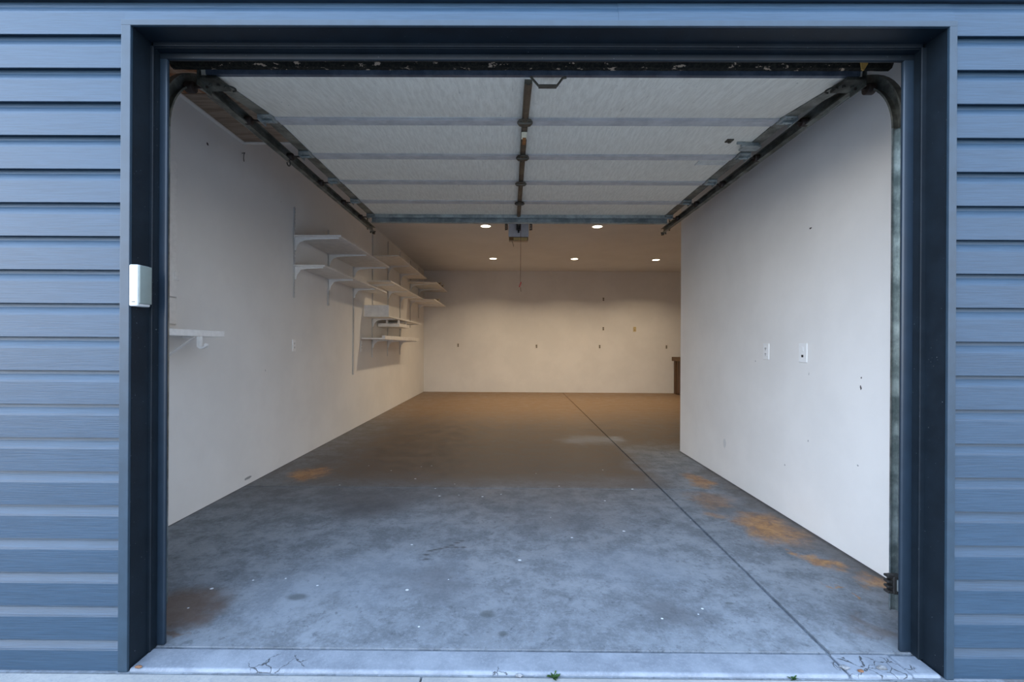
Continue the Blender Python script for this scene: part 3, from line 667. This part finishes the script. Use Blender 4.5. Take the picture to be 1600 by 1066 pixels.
SLAB = {'A': 'wide white shelf nearest the door, upper of the first pair', 'B': 'narrower white shelf just below the wide one nearest the door',
        'C': 'high white shelf above the door opener level, near half of the top row', 'E2': 'highest white shelf in the far back corner of the left wall',
        'D': 'white shelf of the second row, directly behind the near pair', 'E': 'white shelf of the second row ending in the back corner',
        'F': 'white shelf with an upright end panel below the second row', 'H': 'lowest white shelf of the left wall, with a board lying along its front'}
for key, (a, b, dp, z, th) in SH.items():
    x0 = XL + .014
    if key == 'F':
        t = thing('wall_shelf', (XL, a, z), SLAB[key], 'shelf', 'white shelves on the left wall')
        MB().box(x0, XL + dp, a, b, z, z + th, .002).build('board', 'shelf', t)
        MB().box(x0, XL + dp, a, a + .018, z + th, z + th + .150, .002).build('end_panel', 'shelf', t)
    else:
        o = MB().box(x0, XL + dp, a, b, z, z + th, .002).build('wall_shelf', 'shelf'); tag(o, SLAB[key], 'shelf', 'white shelves on the left wall')
# loose board on the lowest shelf
o = MB().box(XL + .30, XL + .350, 6.375, 8.78, 1.2305, 1.262, .002).build('loose_board', 'shelf'); 
tag(o, 'narrow pale board lying along the front of the lowest shelf', 'board')
# shallow tray hung below the end-panel shelf
t = thing('hanging_tray', (XL, 7.15, 1.42), 'shallow white tray slung on blocks beneath the shelf with the end panel', 'tray')
MB().box(XL + .016, XL + .358, 7.16, 7.85, 1.418, 1.470, .003).build('tray', 'shelf', t)
for x_, y_ in ((XL + .15, 7.20), (XL + .33, 7.22), (XL + .33, 7.70)): MB().box(x_ - .014, x_ + .014, y_ - .014, y_ + .014, 1.469, 1.529, .002).build('spacer', 'shelf', t)
# small pale spring clips gripping the far shelf edges
def clip(x, y, z, lab):
    t = thing('spring_clip', (x, y, z), lab, 'clip', 'clips on the far shelves')
    m = MB(); m.bar((x - .035, y, z + .02), (x + .03, y, z - .02), .012, .012, .002); m.bar((x - .03, y, z - .018), (x + .035, y, z + .025), .012, .012, .002); m.build('jaw', 'beige', t)
    m = MB(); m.cyl((x, y - .012, z), (x, y + .012, z), .012, 10); m.build('spring', 'oldbrown', t)
clip(XL + .585, 9.75, 2.455, 'small pale clip on the front edge of the highest far shelf')
clip(XL + .585, 10.15, 2.455, 'second small pale clip further along the edge of the highest far shelf')
clip(XL + .55, 9.75, 2.105, 'small pale clip on the edge of the second-row shelf in the back corner')
# small black hook left in the wall above the near shelf
hk = thing('wall_hook', (XL, 3.54, 2.60), 'small dark wire hook screwed into the left wall under the soffit corner', 'hook')
m = MB(); m.tube([(XL, 3.54, 2.615), (XL + .02, 3.545, 2.622), (XL + .022, 3.53, 2.60), (XL + .012, 3.545, 2.575), (XL + .012, 3.55, 2.555)], .0028, 6); m.build('wire', 'black', hk)

# folding bench at the door
be = thing('fold_down_shelf', (XL, 2.3, 1.17), 'thick white wall shelf beside the door opening, on a diagonal brace', 'shelf')
MB().box(XL, -1.778, 1.86, 2.845, 1.168, 1.206, .004).build('board', 'white', be)
m = MB(); m.bar((XL + .006, 2.60, .965), (-1.800, 2.60, 1.160), .022, .006); m.box(-1.86, -1.79, 2.588, 2.612, 1.158, 1.168, .002); m.box(XL, XL + .006, 2.588, 2.612, .92, 1.166); m.build('brace', 'bracket', be)
m = MB(); m.prism([(-1.777, 1.168), (-1.757, 1.168), (-1.757, 1.115), (-1.751, 1.108), (-1.742, 1.110), (-1.725, 1.118), (-1.722, 1.112), (-1.745, 1.098), (-1.760, 1.096), (-1.777, 1.110)], 'y', 2.588, 2.606)
m.cyl((-1.728, 2.59, 1.119), (-1.728, 2.604, 1.119), .010, 12); m.build('hook', 'bracket', be)
# flat white panel on the wall next to the door
pa = thing('electrical_panel', (XL + .001, 2.6, 1.6), 'flat white wall panel just inside the opening above the thick shelf', 'panel')
MB().box(XL + .001, XL + .022, 2.35, 2.83, 1.415, 2.30, .004).build('panel_door', 'white', pa)
MB().box(XL + .022, XL + .030, 2.805, 2.842, 1.52, 1.575, .003).build('latch', 'white', pa)
MB().box(XL + .001, XL + .022, 2.35, 2.83, 1.245, 1.405, .004).build('lower_cover', 'white', pa)

# ---------------------------------------------------------------- outlets and switches
def outlet(name, pos, nrm, lab, cat='outlet', kind='duplex', group=None, w=.070, h=.115, mat='plate', smat=None):
    """nrm: '+x', '-x', '-y'"""
    t = thing(name, pos, lab, cat, group); X, Y, Z = pos
    def bx(m, u0, u1, z0, z1, d0, d1, bev=0):
        if nrm == '+x': m.box(X + d0, X + d1, Y + u0, Y + u1, Z + z0, Z + z1, bev)
        elif nrm == '-x': m.box(X - d1, X - d0, Y + u0, Y + u1, Z + z0, Z + z1, bev)
        else: m.box(X + u0, X + u1, Y - d1, Y - d0, Z + z0, Z + z1, bev)
    m = MB(); bx(m, -w / 2, w / 2, -h / 2, h / 2, 0, .006, .002); m.build('cover_plate', mat, t)
    if kind == 'duplex':
        for s in (-1, 1):
            m = MB(); bx(m, -.016, .016, s * .0195 - .014, s * .0195 + .014, .006, .008, .001); so = m.build('socket', smat or mat, t)
            m = MB()
            for u in (-.008, .005): bx(m, u, u + .004, s * .0195 - .003, s * .0195 + .008, .008, .0086)
            bx(m, -.0025, .0025, s * .0195 - .010, s * .0195 - .005, .008, .0086); m.build('slot', 'dark', so)
    else:
        m = MB(); bx(m, -.012, .012, .008, .040, .006, .010, .002); m.build('button', mat, t)
        m = MB(); bx(m, -.009, .009, -.028, -.012, .006, .009, .002); m.build('dark_button', 'dark', t)
    return t
outlet('wall_outlet', (XR, 3.27, 1.094), '-x', 'white outlet on the bright right wall, further from the door than the control', group='wall outlets')
outlet('door_control', (XR, 2.86, 1.090), '-x', 'white door control plate with a dark button on the right wall', 'switch', 'switch', w=.078, h=.120)
outlet('wall_outlet', (XL, 4.41, 1.116), '+x', 'white outlet on the left wall below the nearest shelves', group='wall outlets')
outlet('wall_outlet', (XL, 6.41, 1.105), '+x', 'white outlet on the left wall just under the near end of the lowest shelf', group='wall outlets', w=.06, h=.15)
def bp(px, py): return ((px - 797) * YB / 711, YB, 1.122 - (py - 541) * YB / 711)
for px, py, lab in ((716.5, 540, 'tiny outlet at the left end of the low row on the back wall'), (839, 541, 'tiny outlet second from left in the low row on the back wall'),
                    (937.5, 541, 'tiny outlet third in the low row on the back wall, under the two stacked ones'), (1041.5, 541, 'tiny outlet at the right end of the low row on the back wall'),
                    (943, 513, 'small outlet halfway up the back wall beside the beige plate'), (943, 467, 'small outlet high on the back wall, topmost of all')):
    outlet('wall_outlet', bp(px, py), '-y', lab, group='wall outlets', w=.042, h=.085, mat='backplate', smat='oldbrown')
outlet('switch_plate', bp(992, 513.5), '-y', 'beige switch plate on the back wall right of the stacked outlets', 'switch', 'switch', mat='beige')

# ---------------------------------------------------------------- keypad on the left jamb
kp = thing('door_keypad', (-1.303, 1.58, 1.25), 'white wireless keypad with grey-green cover on the dark left door jamb', 'keypad')
MB().box(-1.303, -1.272, 1.560, 1.618, 1.253, 1.397, .005, 3).build('housing', 'keywhite', kp, True)
MB().box(-1.2725, -1.266, 1.563, 1.617, 1.262, 1.395, .003, 3).build('cover', 'keycover', kp, True)
MB().box(-1.292, -1.280, 1.5595, 1.561, 1.2665, 1.2685).build('slot', 'dark', kp)

# ---------------------------------------------------------------- wooden workbench in the back corner of the second bay
wb = thing('workbench', (4.4, 10.7, 0), 'brown wooden workbench edge showing past the right wall at the back', 'workbench')
MB().box(3.905, 5.05, 10.38, 10.98, .790, .887, .006).build('worktop', 'benchtop', wb)
MB().box(3.945, 4.06, 10.45, 10.56, 0, .790, .004).build('leg', 'bench', wb)
MB().box(3.945, 4.06, 10.83, 10.94, 0, .790, .004).build('leg', 'bench', wb)
MB().box(4.90, 5.01, 10.45, 10.56, 0, .790, .004).build('leg', 'bench', wb)
MB().box(4.90, 5.01, 10.83, 10.94, 0, .790, .004).build('leg', 'bench', wb)
MB().box(3.96, 3.985, 10.56, 10.83, .02, .790, .003).build('side_panel', 'bench', wb)
MB().box(4.06, 4.90, 10.50, 10.90, .14, .165, .003).build('lower_shelf', 'bench', wb)

# ---------------------------------------------------------------- weeds and crumbs at the sill
def weed(x, y, n, s, lab):
    m = MB(); b = m.b
    for k in range(n):
        a = random.uniform(0, math.tau); L = s * random.uniform(.5, 1); up = random.uniform(.2, .8)
        dv = Vector((math.cos(a), math.sin(a) * .6, up)).normalized(); sd_ = dv.cross(Vector((0, 0, 1))).normalized() * L * .16
        p = Vector((x + random.uniform(-.006, .006), y + random.uniform(-.004, .004), -.012))
        for sg in (0,):
            q = [p, p + dv * L * .35 + sd_, p + dv * L * .75 + sd_ * .8 - Vector((0, 0, L * .04)), p + dv * L - Vector((0, 0, L * .12)), p + dv * L * .75 - sd_ * .8 - Vector((0, 0, L * .04)), p + dv * L * .35 - sd_]
            v = [b.verts.new(c) for c in q]; b.faces.new(v)
    bmesh.ops.solidify(b, geom=b.faces[:], thickness=.0006)
    tag(m.build('weed', 'leaf'), lab, 'weed', 'weeds along the sill')
weed(.168, 1.560, 26, .026, 'small green weed in the sill crack near the middle of the opening')
weed(.985, 1.562, 18, .022, 'small green weed in the sill crack toward the right jamb')
def crumb(x, y, z, s, lab, mat='crumb'):
    m = MB(); q = bmesh.new(); bmesh.ops.create_icosphere(q, subdivisions=2, radius=s)
    for v in q.verts: v.co = Vector((v.co.x * 1.4, v.co.y * .8, v.co.z * .5)) * random.uniform(.75, 1.15)
    bmesh.ops.translate(q, vec=Vector((x, y, z + s * .4)), verts=q.verts); m._merge(q); tag(m.build('concrete_chip' if mat == 'crumb' else 'dead_leaf', mat), lab, 'chip' if mat == 'crumb' else 'leaf')
crumb(.05, 1.563, -.012, .010, 'grey concrete chip at the sill edge left of the middle weed')
crumb(1.19, 1.60, -.001, .012, 'broken concrete chip on the sill by the slab joint')
crumb(1.32, 1.60, -.002, .014, 'larger broken concrete chip at the right end of the sill')
crumb(1.235, 1.585, -.001, .008, 'curled brown dead leaf on the sill near the right jamb', 'dead')
crumb(-1.27, 1.572, -.001, .009, 'curled brown dead leaf at the foot of the left jamb', 'dead')
